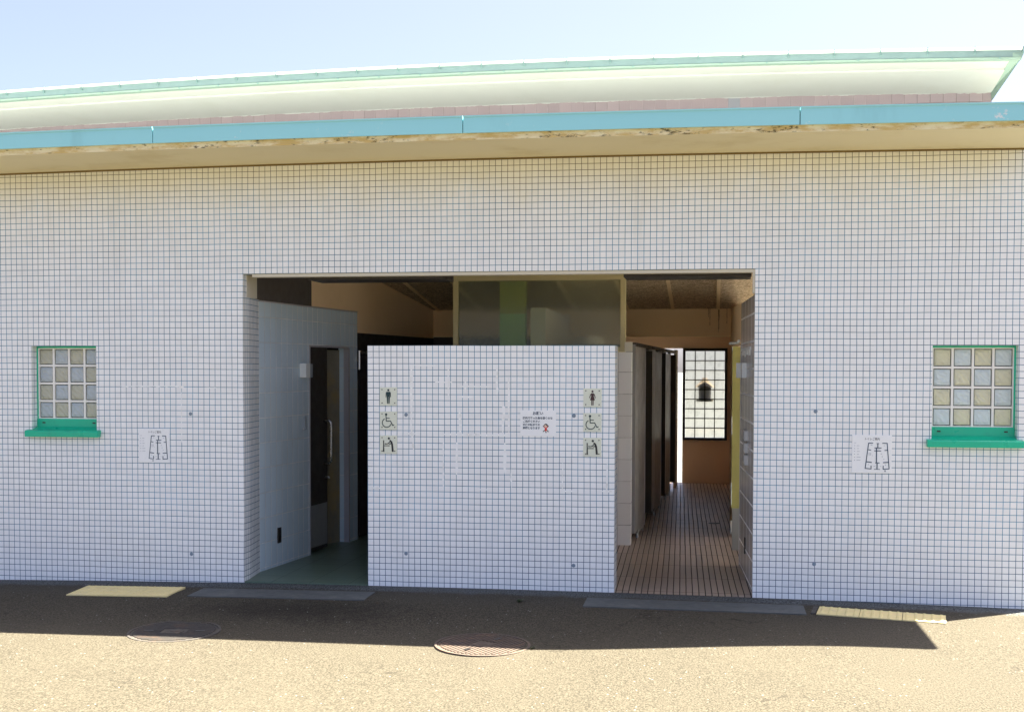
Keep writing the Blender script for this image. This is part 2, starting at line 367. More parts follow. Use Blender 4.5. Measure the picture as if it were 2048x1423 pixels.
m_mortar = paint('drain_cover_mortar', (.075, .085, .09), .8, var=.2, scale=9, dirt=(.14, .15, .15), dirt_amt=.5, dirt_scale=5, bump=.3, bscale=120)
m_tactile = paint('faded_yellow_tactile', (.72, .61, .30), .7, var=.1, scale=10, dirt=(.56, .50, .30), dirt_amt=.45, dirt_scale=6, bump=.2, bscale=90)
m_iron = paint('rusty_cast_iron', (.055, .050, .046), .75, metal=.1, var=.3, scale=18, dirt=(.10, .065, .045), dirt_amt=.7, dirt_scale=9, bump=.3, bscale=110)
m_iron2 = paint('rust_worn_cast_iron', (.075, .056, .045), .75, metal=.1, var=.25, scale=18, dirt=(.15, .09, .06), dirt_amt=.7, dirt_scale=9, bump=.3, bscale=110)

# ------------------------------------------------------------------ ground
def sst(a, b, x):
    t = max(0, min(1, (x-a)/(b-a))); return t*t*(3-2*t)
def gz(x, y):
    g0 = max(-.045, .012 - .0025*(x+1.2)**2)
    s = .10*(1 - sst(-1.4, 1.0, x))
    z = g0*(1-sst(.6, 2.5, -y)) - s*sst(.5, 1.25, -y)
    if y > .02 and -8.3 < x < 2.24: z = g0 - .05
    return z
xs = [-600, -200, -70, -30, -15] + [-9.9 + .15*k for k in range(104)] + [8, 14, 30, 70, 200, 600]
ys = [-600, -200, -70, -30, -18, -12] + [-9.6 + .3*k for k in range(20)] + [-3.6 + .1*k for k in range(36)] + [0.0, .04, .5, 3, 9, 12, 20, 40, 90, 200, 600]
g = MB()
for y in ys:
    for x in xs: g.v.append((x, y, gz(x, y)))
nx = len(xs)
for j in range(len(ys)-1):
    for i in range(nx-1):
        a = j*nx+i; g.f.append([a, a+1, a+nx+1, a+nx]); g.mi.append(0)
structure(g.build('ground', m_ground, smooth=True))

# ------------------------------------------------------------------ floors
m_whiteplastic_floor = tile('pale_room_floor', .10, .10, 0, 0, (.72, .71, .68), (.4, .4, .38), g=.02, soft=.02, rough=.4, floor=True)
fl = MB(); fl.poly([(-3.6,.13,.012),(-1.63,.13,.012),(-1.63,9.0,.012),(-3.6,9.0,.012)]); fl.poly([(-3.512,.004,.012),(-2.53,.004,.012),(-2.53,.13,.012),(-3.512,.13,.012)])
fl.poly([(-3.512,.004,-.06),(-2.53,.004,-.06),(-2.53,.004,.012),(-3.512,.004,.012)])
structure(fl.build('vestibule_floor', m_greenfloor))
fl = MB(); fl.poly([(-1.63,.13,.012),(2.0,.13,.012),(2.0,9.0,.012),(-1.63,9.0,.012)]); fl.poly([(-.72,.004,.012),(.282,.004,.012),(.282,.13,.012),(-.72,.13,.012)])
fl.poly([(-.72,.004,-.06),(.282,.004,-.06),(.282,.004,.012),(-.72,.004,.012)])
structure(fl.build('corridor_floor', m_plankfloor))
fl = MB(); fl.poly([(.36,.14,.016),(2.03,.14,.016),(1.66,4.5,.016),(.36,4.5,.016)]); structure(fl.build('side_room_bounce_floor', m_whiteplastic_floor))  # unseen pale floor, added to bounce sun from the side openings inside

# ------------------------------------------------------------------ building
B = thing('toilet_building', (0, 0, 0), 'low public toilet building clad in white mosaic tile with blue green eave', 'building')
def zc(x): return -.0017*(x+1.5)**2
def gridwall(mb, xs, zs, solid, y0, y1, top=None):
    nxx, nzz = len(xs)-1, len(zs)-1
    Z = lambda i, k: (top(xs[i]) if (top and k == nzz) else zs[k])
    S = lambda i, k: 0 <= i < nxx and 0 <= k < nzz and solid((xs[i]+xs[i+1])/2, (zs[k]+zs[k+1])/2)
    for i in range(nxx):
        for k in range(nzz):
            if not S(i, k): continue
            a, b, c, d = (xs[i], Z(i,k)), (xs[i+1], Z(i+1,k)), (xs[i+1], Z(i+1,k+1)), (xs[i], Z(i,k+1))
            mb.poly([(p[0], y0, p[1]) for p in (a,b,c,d)]); mb.poly([(p[0], y1, p[1]) for p in (d,c,b,a)])
            for (di, dk, p, q) in ((-1,0,d,a),(1,0,b,c),(0,-1,a,b),(0,1,c,d)):
                if not S(i+di, k+dk): mb.poly([(p[0],y0,p[1]),(p[0],y1,p[1]),(q[0],y1,q[1]),(q[0],y0,q[1])])
WL = (-5.245, -4.705, 1.145, 1.798); WR = (1.495, 2.062, 1.145, 1.798)   # window openings
OP = (-3.515, .284, 2.34)
def solid(x, z):
    for a, b, c, d in (WL, WR):
        if a < x < b and c < z < d: return False
    return not (OP[0] < x < OP[1] and z < OP[2])
fx = sorted(set([WL[0], WL[1], WR[0], WR[1], OP[0], OP[1]] + [-8.2 + .3*k for k in range(38)]))
fx = [x for x in fx if x < 2.2] + [2.25]
wm = MB(); gridwall(wm, fx, [-.3, WL[2], WL[3], OP[2], 3.16], solid, 0.0, .12, top=lambda x: 3.16 + zc(x))
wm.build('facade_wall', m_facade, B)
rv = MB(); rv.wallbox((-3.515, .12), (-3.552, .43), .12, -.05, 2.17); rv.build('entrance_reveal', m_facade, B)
# eave
X0, X1 = -8.2, 2.08
ex = [X0 + (X1-X0)*k/40 for k in range(41)]
sf = MB(); ed = MB(); rf = MB()
for a, b in zip(ex, ex[1:]):
    za, zb = 3.16+zc(a), 3.16+zc(b)
    sf.poly([(a,0,za),(b,0,zb),(b,-.76,zb),(a,-.76,za)])
    # little drip mould then the stained edge course
    ed.poly([(a,-.76,za),(b,-.76,zb),(b,-.772,zb-.006),(a,-.772,za-.006)])
    ed.poly([(a,-.772,za-.006),(b,-.772,zb-.006),(b,-.776,zb+.05),(a,-.776,za+.05)])
    rf.poly([(a,-.76,za+.125),(b,-.76,zb+.125),(b,1.1,zb+.10),(a,1.1,za+.10)])
zr = 3.16+zc(X1)
rf.poly([(X1,-.76,zr+.125),(X1,1.1,zr+.10),(X1,1.1,zr-.02),(X1,0,zr),(X1,-.76,zr)])
bdm = MB()
for a, b in zip(ex, ex[1:]): bdm.hexa([(a,-.010,3.148+zc(a)),(b,-.010,3.148+zc(b)),(b,-.0005,3.148+zc(b)),(a,-.0005,3.148+zc(a)),(a,-.010,3.159+zc(a)),(b,-.010,3.159+zc(b)),(b,-.0005,3.159+zc(b)),(a,-.0005,3.159+zc(a))])
bdm.build('soffit_joint', paint('brown_joint_dirt', (.20, .14, .05), .9, var=.3, scale=12), B)
sf.build('eave_soffit', m_soffit, B); ed.build('eave_edge', m_edge, B); rf.build('eave_roof', m_roofmetal, B)
# fascia panels with joints
for a, b in ((-8.2, -6.04), (-6.04, -3.85), (-3.85, -1.66), (-1.66, .53), (.53, X1+.012)):
    p = MB(); n = 8
    for k in range(n):
        xa, xb = a+.003+(b-a-.006)*k/n, a+.003+(b-a-.006)*(k+1)/n
        prof = lambda x: [(x,-.776,3.197+zc(x)),(x,-.806,3.194+zc(x)),(x,-.806,3.294+zc(x)),(x,-.812,3.300+zc(x)),(x,-.812,3.308+zc(x)),(x,-.750,3.310+zc(x))]
        A, Bq = prof(xa), prof(xb)
        for i in range(5): p.poly([A[i], Bq[i], Bq[i+1], A[i+1]])
    xe = b-.003; p.poly(prof(xe)); p.poly(prof(a+.003)[::-1])
    if b > 1: p.box(b, b+.03, -.806, 1.1, 3.19+zc(b), 3.298+zc(b))
    p.build('fascia_panel', m_fascia, B)
bk = MB()
for a, b in zip(ex, ex[1:]): bk.poly([(a,-.778,3.2+zc(a)),(b,-.778,3.2+zc(b)),(b,-.778,3.29+zc(b)),(a,-.778,3.29+zc(a))])
bk.build('fascia_backing', m_drip, B)

# upper storey strip: tiled band, sloping soffit, mint edge and coping
def zq(x, k): return -k*(x+1)**2
ux = [-9.4 + (2.064+9.4)*k/44 for k in range(45)]
cl = MB()
for a, b in zip(ux, ux[1:]): cl.poly([(a,1.0,3.15),(b,1.0,3.15),(b,1.0,3.757+zq(b,.003)),(a,1.0,3.757+zq(a,.003))])
cl.poly([(2.064,1.0,3.15),(.75,9.1,3.15),(.75,9.1,3.70),(2.064,1.0,3.73)])
cl.build('clerestory_wall', m_purple, B)
rnd = random.Random(3)
pk = MB(); x = -9.0; h = .006
while x < 2.05:   # ragged lower edge of the soffit paint on the tiles
    x2 = min(2.06, x + rnd.uniform(.006, .022)); h2 = max(.001, min(.007, h + rnd.uniform(-.004, .004)))
    za, zb = 3.757+zq(x,.003), 3.757+zq(x2,.003)
    pk.poly([(x,.9972,za+.004),(x2,.9972,zb+.004),(x2,.9972,zb-h2),(x,.9972,za-h)]); x, h = x2, h2
pk.build('flaking_paint', m_upsoffit, B)
us = MB(); dr = MB(); bd = MB(); cp = MB(); ur = MB()
fxr = [-9.4 + (2.09+9.4)*k/44 for k in range(45)]
for (a, b), (c, d) in zip(zip(ux, ux[1:]), zip(fxr, fxr[1:])):
    z1a, z1b = 3.757+zq(a,.003), 3.757+zq(b,.003); z2a, z2b = 3.890+zq(c,.0038), 3.890+zq(d,.0038)
    m1 = lambda p, q, t: tuple(p[i]+(q[i]-p[i])*t for i in range(3))
    A, Bp, Cp, D = (a,1.0,z1a), (b,1.0,z1b), (d,.525,z2b), (c,.525,z2a)
    st = .72
    E1, F1 = m1(A,D,st), m1(Bp,Cp,st)
    us.poly([A,Bp,F1,E1]); E2 = (E1[0],E1[1]-.002,E1[2]+.012); F2 = (F1[0],F1[1]-.002,F1[2]+.012)
    us.poly([E1,F1,F2,E2]); us.poly([E2,F2,Cp,D])
us.build('upper_soffit', m_upsoffit, B)
bx = [-9.4 + (2.157+9.4)*k/44 for k in range(45)]
for a, b in zip(bx, bx[1:]):
    q = lambda x: (3.888+zq(x,.0038), 3.900+zq(x,.0038), 3.952+zq(x,.004))
    (a0,a1,a2), (b0,b1,b2) = q(a), q(b)
    dr.poly([(a,.53,a0),(b,.53,b0),(b,.468,b0),(a,.468,a0)]); dr.poly([(a,.468,a0),(b,.468,b0),(b,.462,b1),(a,.462,a1)])
    bd.poly([(a,.466,a1),(b,.466,b1),(b,.456,b2),(a,.456,a2)])
    ur.poly([(a,.55,a2+.02),(b,.55,b2+.02),(b-.165*(8.5) if b>2 else b, 9.3, b2-.02),(a, 9.3, a2-.02)])
# slanted right end: mint barge strip from the front corner back to the wall
P0, P1, P2, P3 = (2.157,.456,3.862), (2.06,1.02,3.655), (2.055,1.02,3.73), (2.085,.525,3.853)
dr.poly([P0,P1,P2,P3]); dr.poly([P0,P1,(2.075,1.02,3.69),(2.172,.456,3.90)]); dr.poly([(2.157,.456,3.862),(2.172,.456,3.90),(2.085,.46,3.90),(2.085,.468,3.86)])
dr.poly([(2.172,.456,3.94),(2.157,.456,3.862),(.80,9.3,3.75),(.80,9.3,3.86)])
jn = MB(); x = 2.16; pitchc = .3275
while x > -9.3:   # rounded coping lengths with open joints
    xa, xb = x-pitchc+.004, x
    prof = []
    for i in range(7):
        t = math.pi*(i/6); prof.append((.50-.052*math.cos(t), .030*math.sin(t)))
    for i in range(6):
        q = lambda xx, pr: (xx, pr[0], 3.949+zq(xx,.004)+pr[1])
        cp.poly([q(xa,prof[i]), q(xb,prof[i]), q(xb,prof[i+1]), q(xa,prof[i+1])])
    cp.poly([q(xb,p_) for p_ in prof]); cp.poly([q(xa,p_) for p_ in prof][::-1])
    # narrow raised joint clip
    jn.box(xb-.0015, xb+.0045, .446, .50, 3.925+zq(xb,.004), 3.974+zq(xb,.004)); jn.box(xb-.16, xb-.15, .4595, .47, 3.889+zq(xb-.155,.0038), 3.902+zq(xb-.155,.0038))
    x -= pitchc
dr.build('mint_drip_edge', m_mint2, B); bd.build('mint_edge_band', m_mint, B); cp.build('coping', m_coping, B); tag(jn.build('coping_joints', paint('coping_seam', (.22, .34, .33), .6), B), None, None, None, 'stuff'); ur.build('main_roof', m_roofmetal, B)

# windows
def window(a, b, c, d, label):
    f = MB(); yb = .078
    f.box(a, b, yb, .118, d-.014, d); f.box(a, a+.012, yb, .118, 1.232, d-.014); f.box(b-.012, b, yb, .118, 1.232, d-.014)
    f.box(a, b, yb-.006, .118, c+.01, 1.232)
    o = f.build('window', m_green, B, bevel=.003); tag(o, label)
    for xh in (a+.06, b-.06):
        hl = MB(); hl.box(xh-.012, xh+.012, yb-.0085, yb-.004, 1.196, 1.206); hl.build('weep_hole', m_dark, o)
    s = MB()
    pr = [(-.052,1.096),(-.052,1.138),(-.046,1.145),(.0,1.150),(.078,1.172),(.078,1.14),(0,1.12),(-.01,1.096)]
    s.prism(pr, lambda p: (a-.034, p[0], p[1]), lambda p: (b+.034, p[0], p[1]))
    s.build('sill', m_green, o, bevel=.002)
    gx0, gx1, gz0, gz1 = a+.012, b-.012, 1.232, d-.014
    j = MB(); n = 4; pw, ph = (gx1-gx0)/n, (gz1-gz0)/n; bw = .008
    for k in range(n+1):
        x_ = gx0+pw*k; j.box(max(gx0, x_-bw), min(gx1, x_+bw), .080, .115, gz0, gz1)
        z_ = gz0+ph*k; j.box(gx0, gx1, .0812, .1138, max(gz0, z_-bw), min(gz1, z_+bw))
    j.build('mortar_bars', m_joint, o)
    gb = MB()
    for i in range(n):
        for k in range(n):
            gb.cur = (i+k) % 2
            xa, xb, za, zb = gx0+pw*i+bw, gx0+pw*(i+1)-bw, gz0+ph*k+bw, gz0+ph*(k+1)-bw
            e = .013
            ring0 = [(xa,.105,za),(xb,.105,za),(xb,.105,zb),(xa,.105,zb)]
            ring1 = [(xa+e*.5,.089,za+e*.5),(xb-e*.5,.089,za+e*.5),(xb-e*.5,.089,zb-e*.5),(xa+e*.5,.089,zb-e*.5)]
            ring2 = [(xa+e*1.9,.0815,za+e*1.9),(xb-e*1.9,.0815,za+e*1.9),(xb-e*1.9,.0815,zb-e*1.9),(xa+e*1.9,.0815,zb-e*1.9)]
            kk = gb.cur
            for A, C, mi_ in ((ring0, ring1, 2), (ring1, ring2, kk)):
                gb.cur = mi_
                for q in range(4): gb.poly([A[q], A[(q+1)%4], C[(q+1)%4], C[q]])
            gb.cur = kk
            gb.poly(ring2); gb.poly([(xa,.112,za),(xa,.112,zb),(xb,.112,zb),(xb,.112,za)])
    gb.build('glass_blocks', [m_gb_blue, m_gb_warm, m_gb_gap_shade], o)
window(*WL, 'green framed glass block window left of the entrance')
window(*WR, 'green framed glass block window right of the entrance')

# lintel trim, beam and steel post cap
tr = MB(); tr.box(OP[0]+.07, OP[1]-.0, .012, .10, OP[2]-.024, OP[2]-.002); tr.box(OP[1]-.016, OP[1]-.002, .012, .10, 2.17, OP[2]-.024)
tr.build('lintel_trim', m_cream, B)
pc = MB(); pc.box(-3.53, -3.512, .078, .292, 2.17, 2.338); pc.build('lintel_end_plate', m_cream, B, bevel=.002)
for xa, xb in ((-3.05, -1.995), (-.655, .262)):
    bm_ = MB(); bm_.box(xa, xb, .14, .5, 2.30, 2.45); bm_.build('lintel_beam', m_dark, B)
# interior shell
ce = MB(); zce = lambda y: 2.46-.13*(y-3.2)
ce.poly([(-6.5,.13,zce(.13)),(2.0,.13,zce(.13)),(2.0,4.6,zce(4.6)),(-6.5,4.6,zce(4.6))]); ce.build('ceiling_board', m_osb, B)
bt = MB()
for xb, xt in ((-.93,-.93), (-.44,-.44), (.04,.04), (-3.02,-3.02), (-2.54,-2.54), (-2.05,-2.05), (-1.5,-1.5)):
    bt.hexa([(xb-.018,.13,zce(.13)-.012),(xb+.018,.13,zce(.13)-.012),(xb+.018,4.6,zce(4.6)-.012),(xb-.018,4.6,zce(4.6)-.012),
             (xb-.018,.13,zce(.13)-.001),(xb+.018,.13,zce(.13)-.001),(xb+.018,4.6,zce(4.6)-.001),(xb-.018,4.6,zce(4.6)-.001)])
bt.build('ceiling_batten', m_batten, B)
bh = MB(); bh.box(-6.5, 2.0, 4.6, 4.72, 1.985, zce(4.6)+.02); bh.build('bulkhead', m_tan, B)
bl = MB(); bl.box(-6.5, 2.0, 4.592, 4.60, 1.978, 1.992); bl.build('bulkhead_bead', m_batten, B)
sr = MB()
rnd = random.Random(11)
for xx, zl in ((-.045, 2.10), (.045, 2.02), (.052, 2.06), (.135, 2.12), (-.06, 2.19)):
    pts = [(xx, 2.285)]; n = 8
    L = [(xx-rnd.uniform(.001,.005), 4.589, 2.285-(2.285-zl)*k/n) for k in range(n+1)]; Rr = [(xx+rnd.uniform(.001,.005)*(1-k/n*.6), 4.589, 2.285-(2.285-zl)*k/n) for k in range(n+1)]
    for k in range(n): sr.poly([L[k], Rr[k], Rr[k+1], L[k+1]])
sr.build('rust_runs', paint('rust_run_stain', (.22, .14, .07), .9), B)
ih = MB(); ih.poly([(-6.5,4.72,2.2),(2.0,4.72,2.2),(2.0,9.0,2.2),(-6.5,9.0,2.2)]); ih.build('rear_ceiling', m_plainwall, B)
# outer shell; openings in the unseen right wall are added to brighten the interior
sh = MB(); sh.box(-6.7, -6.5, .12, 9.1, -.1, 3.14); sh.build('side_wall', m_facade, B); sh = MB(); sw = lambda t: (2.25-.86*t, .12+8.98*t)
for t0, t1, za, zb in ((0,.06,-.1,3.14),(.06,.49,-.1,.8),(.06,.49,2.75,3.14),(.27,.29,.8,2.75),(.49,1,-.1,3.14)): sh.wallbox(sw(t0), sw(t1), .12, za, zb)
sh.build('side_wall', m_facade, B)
tp = MB(); tp.poly([(-6.7,1.1,3.24),(2.0,1.1,3.24),(1.2,9.1,3.2),(-6.7,9.1,3.2)]); tp.build('inner_roof_deck', m_plainwall, B)
# rear wall with the glass block window and a doorway left of it
rw = MB()
rx = [-6.5, -5.2, -4.4, -1.32, -.434, .19, 1.25]; rz = [-.1, .625, 1.925, 3.2]
def rsolid(x, z):
    if -1.32 < x < -.434 and z < 1.925: return False
    if -.434 < x < .19 and .625 < z < 1.925: return False
    if -5.2 < x < -4.4 and .625 < z < 1.925: return False
    return True
gridwall(rw, rx, rz, rsolid, 8.9, 9.06); rw.build('rear_wall', m_tan_dark, B)
fw = MB(); fw.box(-.434, .19, 8.86, 8.98, 1.885, 1.925); fw.box(-.434, .19, 8.86, 8.98, .625, .66); fw.box(-.434, -.398, 8.86, 8.98, .66, 1.885); fw.box(.152, .19, 8.86, 8.98, .66, 1.885)
o = fw.build('window', m_blackframe, B); tag(o, 'tall backlit glass block window in black frame at the corridor end')
fj = MB(); gx0, gx1, gz0, gz1 = -.398, .152, .66, 1.885
for k in range(1, 4): x_ = gx0+(gx1-gx0)*k/4; fj.box(x_-.006, x_+.006, 8.88, 8.96, gz0, gz1)
for k in range(1, 9): z_ = gz0+(gz1-gz0)*k/9; fj.box(gx0, gx1, 8.881, 8.959, z_-.006, z_+.006)
fj.build('mortar_bars', paint('dark_mortar', (.03, .03, .022), .8), o)
fg = MB()
for i in range(4):
    for k in range(9):
        xa, xb = gx0+(gx1-gx0)*i/4+.006, gx0+(gx1-gx0)*(i+1)/4-.006; za, zb = gz0+(gz1-gz0)*k/9+.006, gz0+(gz1-gz0)*(k+1)/9-.006
        fg.poly([(xa,8.90,za),(xb,8.90,za),(xb,8.90,zb),(xa,8.90,zb)])
fg.build('glass_blocks', m_gb_back, o)
lp = MB(); oy = 9.03
lp.cyl((-.125, oy, 1.44), (0,0,1), .07, .07, 16, .03); lp.cyl((-.125, oy, 1.375), (0,0,1), .14, .065, 16, .07); lp.cyl((-.125, oy, 1.20), (0,0,1), .085, .175, 16, .09); lp.cyl((-.125, oy, 1.17), (0,0,1), .12, .03, 16)
tag(lp.build('lantern', paint('brown_lantern', (.17, .135, .10), .8), None, origin=(-.125, oy, 1.17)), 'small brown lantern shape showing dimly through the backlit glass blocks', 'lantern')

# left partition wall with doorway
LW = lambda y, off=0.0: (-3.6 + .1129*y - off, y)
lw = MB()
def slab(mb, y0, y1, z0, z1, th=.10, z1b=None): mb.wallbox(LW(y0), LW(y1), th, z0, z1, z1b=z1b)
slab(lw, .43, 1.37, -.02, 2.155); slab(lw, 1.37, 2.21, 1.82, 2.155); slab(lw, 2.21, 2.42, -.02, 2.155)
lw.build('left_partition', m_innertile, B)
tr = MB(); a, b = LW(.43, -.004), LW(2.42, -.004); tr.wallbox(a, b, .11, 2.155, 2.166)
a, b = LW(2.205, -.004), LW(2.23, -.004); tr.wallbox(a, b, .05, .01, 1.82); a, b = LW(1.355, -.004), LW(1.375, -.004); tr.wallbox(a, b, .05, .01, 1.83)
a, b = LW(1.375, -.004), LW(2.205, -.004); tr.wallbox(a, b, .05, 1.815, 1.83)
tr.build('partition_trim', m_stalltrim, B)
ow = MB(); ow.wallbox(LW(1.42, .004), LW(2.42, .004), .1, 2.167, 3.0); ow.wallbox(LW(2.42, .004), LW(4.6, .004), .1, 1.966, 3.0)
dpn = MB(); dpn.wallbox(LW(.13, .004), LW(1.419, .004), .1, 2.167, 3.0); dpn.build('wall_shade_panel', paint('dark_shade_grey', (.085, .075, .07), .7), B)  # dark panel standing in for the shade on the front of this wall
ow.build('left_upper_wall', m_tan, B)
lh = MB(); lh.wallbox(LW(2.42, .004), LW(4.6, .004), .09, 1.80, 1.966); lh.box(-3.1, -1.64, 4.62, 4.74, 1.80, 1.985); lh.build('door_head_beam', m_dark, B)
# sliding leaf, jamb board seen through the doorway
dl = MB(); dl.wallbox(LW(1.30, .03), LW(1.80, .03), .035, .03, 1.82); od = dl.build('sliding_door', m_doordark, B); tag(od, 'dark sliding door with long steel pull handle')
kp = MB(); kp.wallbox(LW(1.31, .026), LW(1.785, .026), .006, .06, .43); kp.build('kick_panel', m_doorgrey, od)
hd = MB(); hp = LW(1.74)
hx, hy = hp[0]-.03, hp[1]
hd.tube([(hx,hy,1.16),(hx+.045,hy,1.165),(hx+.06,hy,1.15),(hx+.062,hy,1.10),(hx+.062,hy,.86),(hx+.06,hy,.80),(hx+.045,hy,.785),(hx,hy,.785)], .011, 10)
hd.build('pull_handle', m_steel, od, smooth=True)
kn = MB(); kn.tube([(hx,hy,.66),(hx+.04,hy,.66),(hx+.045,hy,.645)], .009, 8); kn.build('lock_knob', m_steel, od, smooth=True)
jb = MB(); jb.wallbox((-3.62, 1.78), (-3.40, 2.32), .03, .0, 1.80); jb.build('door_pocket_panel', m_mould, B)
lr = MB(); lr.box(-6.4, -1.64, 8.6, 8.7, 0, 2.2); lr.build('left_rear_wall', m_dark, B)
rl = MB(); rl.tube([(-3.32,2.46,1.78),(-3.22,2.9,1.785),(-3.15,3.2,1.785)], .014); rl.tube([(-3.318,2.46,1.80),(-3.318,2.46,1.62)], .012); rl.build('door_rail', m_steel, B)
ld = MB(); ld.wallbox(LW(2.52,.02), LW(3.6,.02), .04, .03, 1.78); ld.build('inner_door', m_doordark, B)

# right wall
RW = lambda y: (.289 - .0522*(y-.117), y)
rwl = MB()
rwl.wallbox(RW(1.44), RW(.12), .10, -.02, 2.168, z1b=2.168)
rwl.build('right_partition', m_righttile, B)
ru = MB(); ru.wallbox((.178, 4.6), RW(1.44), .10, 1.83, 2.288, z1b=2.168)
ru.wallbox((.24, 8.9), (.24, 4.73), .1, 0, 2.19); ru.wallbox((.178, 4.6), (.19, 3.2), .1, 0, 1.83); ru.build('right_upper_wall', m_tan, B)
jt = MB(); jt.wallbox((RW(1.455)[0]-.004, 1.455), (RW(1.435)[0]-.004, 1.435), .11, .0, 1.83); jt.build('right_door_jamb', m_stalltrim, B)
ob = MB(); ob.box(.163, .9, 2.3, 2.34, .39, 1.835); o = ob.build('olive_door', m_olive, B); tag(o, 'olive green door board standing open by the right wall')
og = MB(); og.box(.172, .9, 2.305, 2.335, .012, .39); og.build('kick_panel', m_doorgrey, o)
dc = MB(); dc.tube([(.142,2.28,1.86),(.20,2.0,1.862),(.205,1.6,1.865)], .013, 8); dc.build('door_closer', m_whiteplastic, o)
for z_, l_ in ((1.80,.03), (1.05,.16), (.42,.20), (.16,.12)):
    hs = MB(); hs.box(.160, .166, 2.29, 2.298, z_, z_+l_); hs.build('door_hinge', m_whiteplastic, o)

# dividing wall between the two sides with the glazed transom on top
dv = MB(); dv.box(-2.42, -.744, 2.45, 2.60, -.02, 1.785); dv.build('dividing_wall', m_piertile, B)
sp = MB(); sp.box(-1.70, -1.56, .26, 2.44, -.02, 1.78); sp.build('spine_wall', m_piertile, B)
sp = MB(); sp.box(-1.70, -1.56, 2.61, 8.58, -.02, 2.2); sp.build('spine_wall', m_plainwall, B)
tf = MB(); tf.box(-2.40, -.796, 2.40, 2.47, 2.443, 2.497); tf.box(-2.40, -2.352, 2.40, 2.47, 1.785, 2.443); tf.box(-.845, -.796, 2.40, 2.47, 1.785, 2.443); tf.box(-2.352, -.845, 2.405, 2.465, 1.785, 1.83)
o = tf.build('transom_window', m_olivetrim, B, bevel=.004); tag(o, 'frosted glass transom in olive frame above the screen wall')
gl = MB(); gl.box(-2.352, -.845, 2.43, 2.438, 1.83, 2.443); gl.build('pane', m_frost, o)
for xx in (-2.3, -1.95, -1.55, -1.15):
    cbk = MB(); cbk.box(xx-.02, xx+.02, 2.41, 2.44, 2.498, 2.56); cbk.build('bracket', m_olivetrim, o)
pp = MB(); pp.box(-2.01, -1.765, 2.70, 2.80, 1.0, 2.15); pp.cur = 1; pp.box(-2.01, -1.765, 2.70, 2.80, 2.152, 2.6)
pp.build('service_duct', [m_pipe2, m_pipe1], B)
be = MB(); be.box(-.80, -.735, 2.36, 2.44, 1.79, 1.875); be.build('cream_block', m_cream, B)
rc = MB(); rc.box(-.535, -.495, 8.10, 8.60, .95, 1.89); rc.cur = 1; rc.box(-.535, -.495, 8.10, 8.60, .0, .95); rc.build('rear_pilaster', [m_cream, m_tan_dark], B)

# ------------------------------------------------------------------ screen wall
S = thing('screen_wall', (-1.62, .125, 0), 'freestanding white mosaic screen wall with toilet signs standing between the two entrances', 'wall')
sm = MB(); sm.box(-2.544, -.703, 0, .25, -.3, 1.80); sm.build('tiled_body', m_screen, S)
def ribbon(mb, x0, z0, x1, z1, wd, y=-.0012, seed=0):
    r = random.Random(seed*17+int(abs(x0)*1000)); L = math.hypot(x1-x0, z1-z0); n = max(3, int(L/.02)); nx_, nz_ = -(z1-z0)/L, (x1-x0)/L
    A, C = [], []
    for k in range(n+1):
        t = k/n; e1, e2 = wd*.5*r.uniform(.45, 1.25), wd*.5*r.uniform(.45, 1.25)
        if k in (0, n): e1 *= .3; e2 *= .3
        px, pz = x0+(x1-x0)*t, z0+(z1-z0)*t
        A.append((px+nx_*e1, y, pz+nz_*e1)); C.append((px-nx_*e2, y, pz-nz_*e2))
    for k in range(n): mb.poly([A[k], A[k+1], C[k+1], C[k]])
sl = MB()
for i, q in enumerate([(-2.209,1.657,-2.209,1.257,.022),(-2.195,1.655,-2.02,1.650,.010),(-1.566,1.63,-1.566,1.44,.020),(-1.805,1.548,-1.803,1.457,.018),
        (-1.855,1.425,-1.745,1.423,.016),(-1.516,1.366,-1.522,1.166,.022),(-1.845,1.33,-1.838,1.157,.024),(-1.966,1.146,-1.479,1.143,.020),(-1.479,1.566,-1.477,1.166,.016),
        (-1.865,1.093,-1.868,.85,.022),(-1.507,1.09,-1.505,.86,.022),(-1.966,1.11,-1.968,.73,.013),(-2.535,.743,-2.44,.741,.013),(-1.71,.742,-1.625,.745,.012),
        (-1.085,.745,-.97,.742,.013),(-.80,.745,-.72,.747,.014),(-.756,.95,-.758,.74,.013),(-1.08,.95,-1.082,.74,.010),(-2.215,1.24,-2.19,1.02,.014),(-2.27,1.15,-2.15,1.148,.014),
        (-1.93,1.655,-1.93,1.42,.010),(-1.86,1.50,-1.60,1.498,.012),(-2.03,1.53,-1.90,1.53,.012),(-1.46,.9,-1.458,.76,.012)]): ribbon(sl, *q, y=-.0010-.00008*i, seed=i)
sl.build('sealant_marks', m_sealant, S)
def plugs(parent, pts):
    for x_, z_ in pts:
        p = MB(); p.cyl((x_, .0, z_), (0,-1,0), .014, .004, 16, .011); p.cyl((x_, -.004, z_), (0,-1,0), .006, .002, 10); p.build('anchor_plug', m_rubber, parent)
plugs(S, [(-2.25,1.288),(-2.251,.256),(-.999,1.291),(-.998,.201)])
plugs(B, [(-3.939,.209),(-3.939,1.282),(.709,1.336),(.71,.258)])
sl = MB(); ribbon(sl, -4.51, 1.489, -4.01, 1.491, .010); ribbon(sl, -4.012, 1.49, -4.01, 1.06, .006, -.0016); ribbon(sl, -4.03, 1.49, -3.985, 1.478, .02, -.0014); ribbon(sl, -3.83,1.482,-3.72,1.48,.008); ribbon(sl, -4.24,.98+.06,-4.2,1.035,.012)
sl.build('sealant_marks', m_sealant, B)

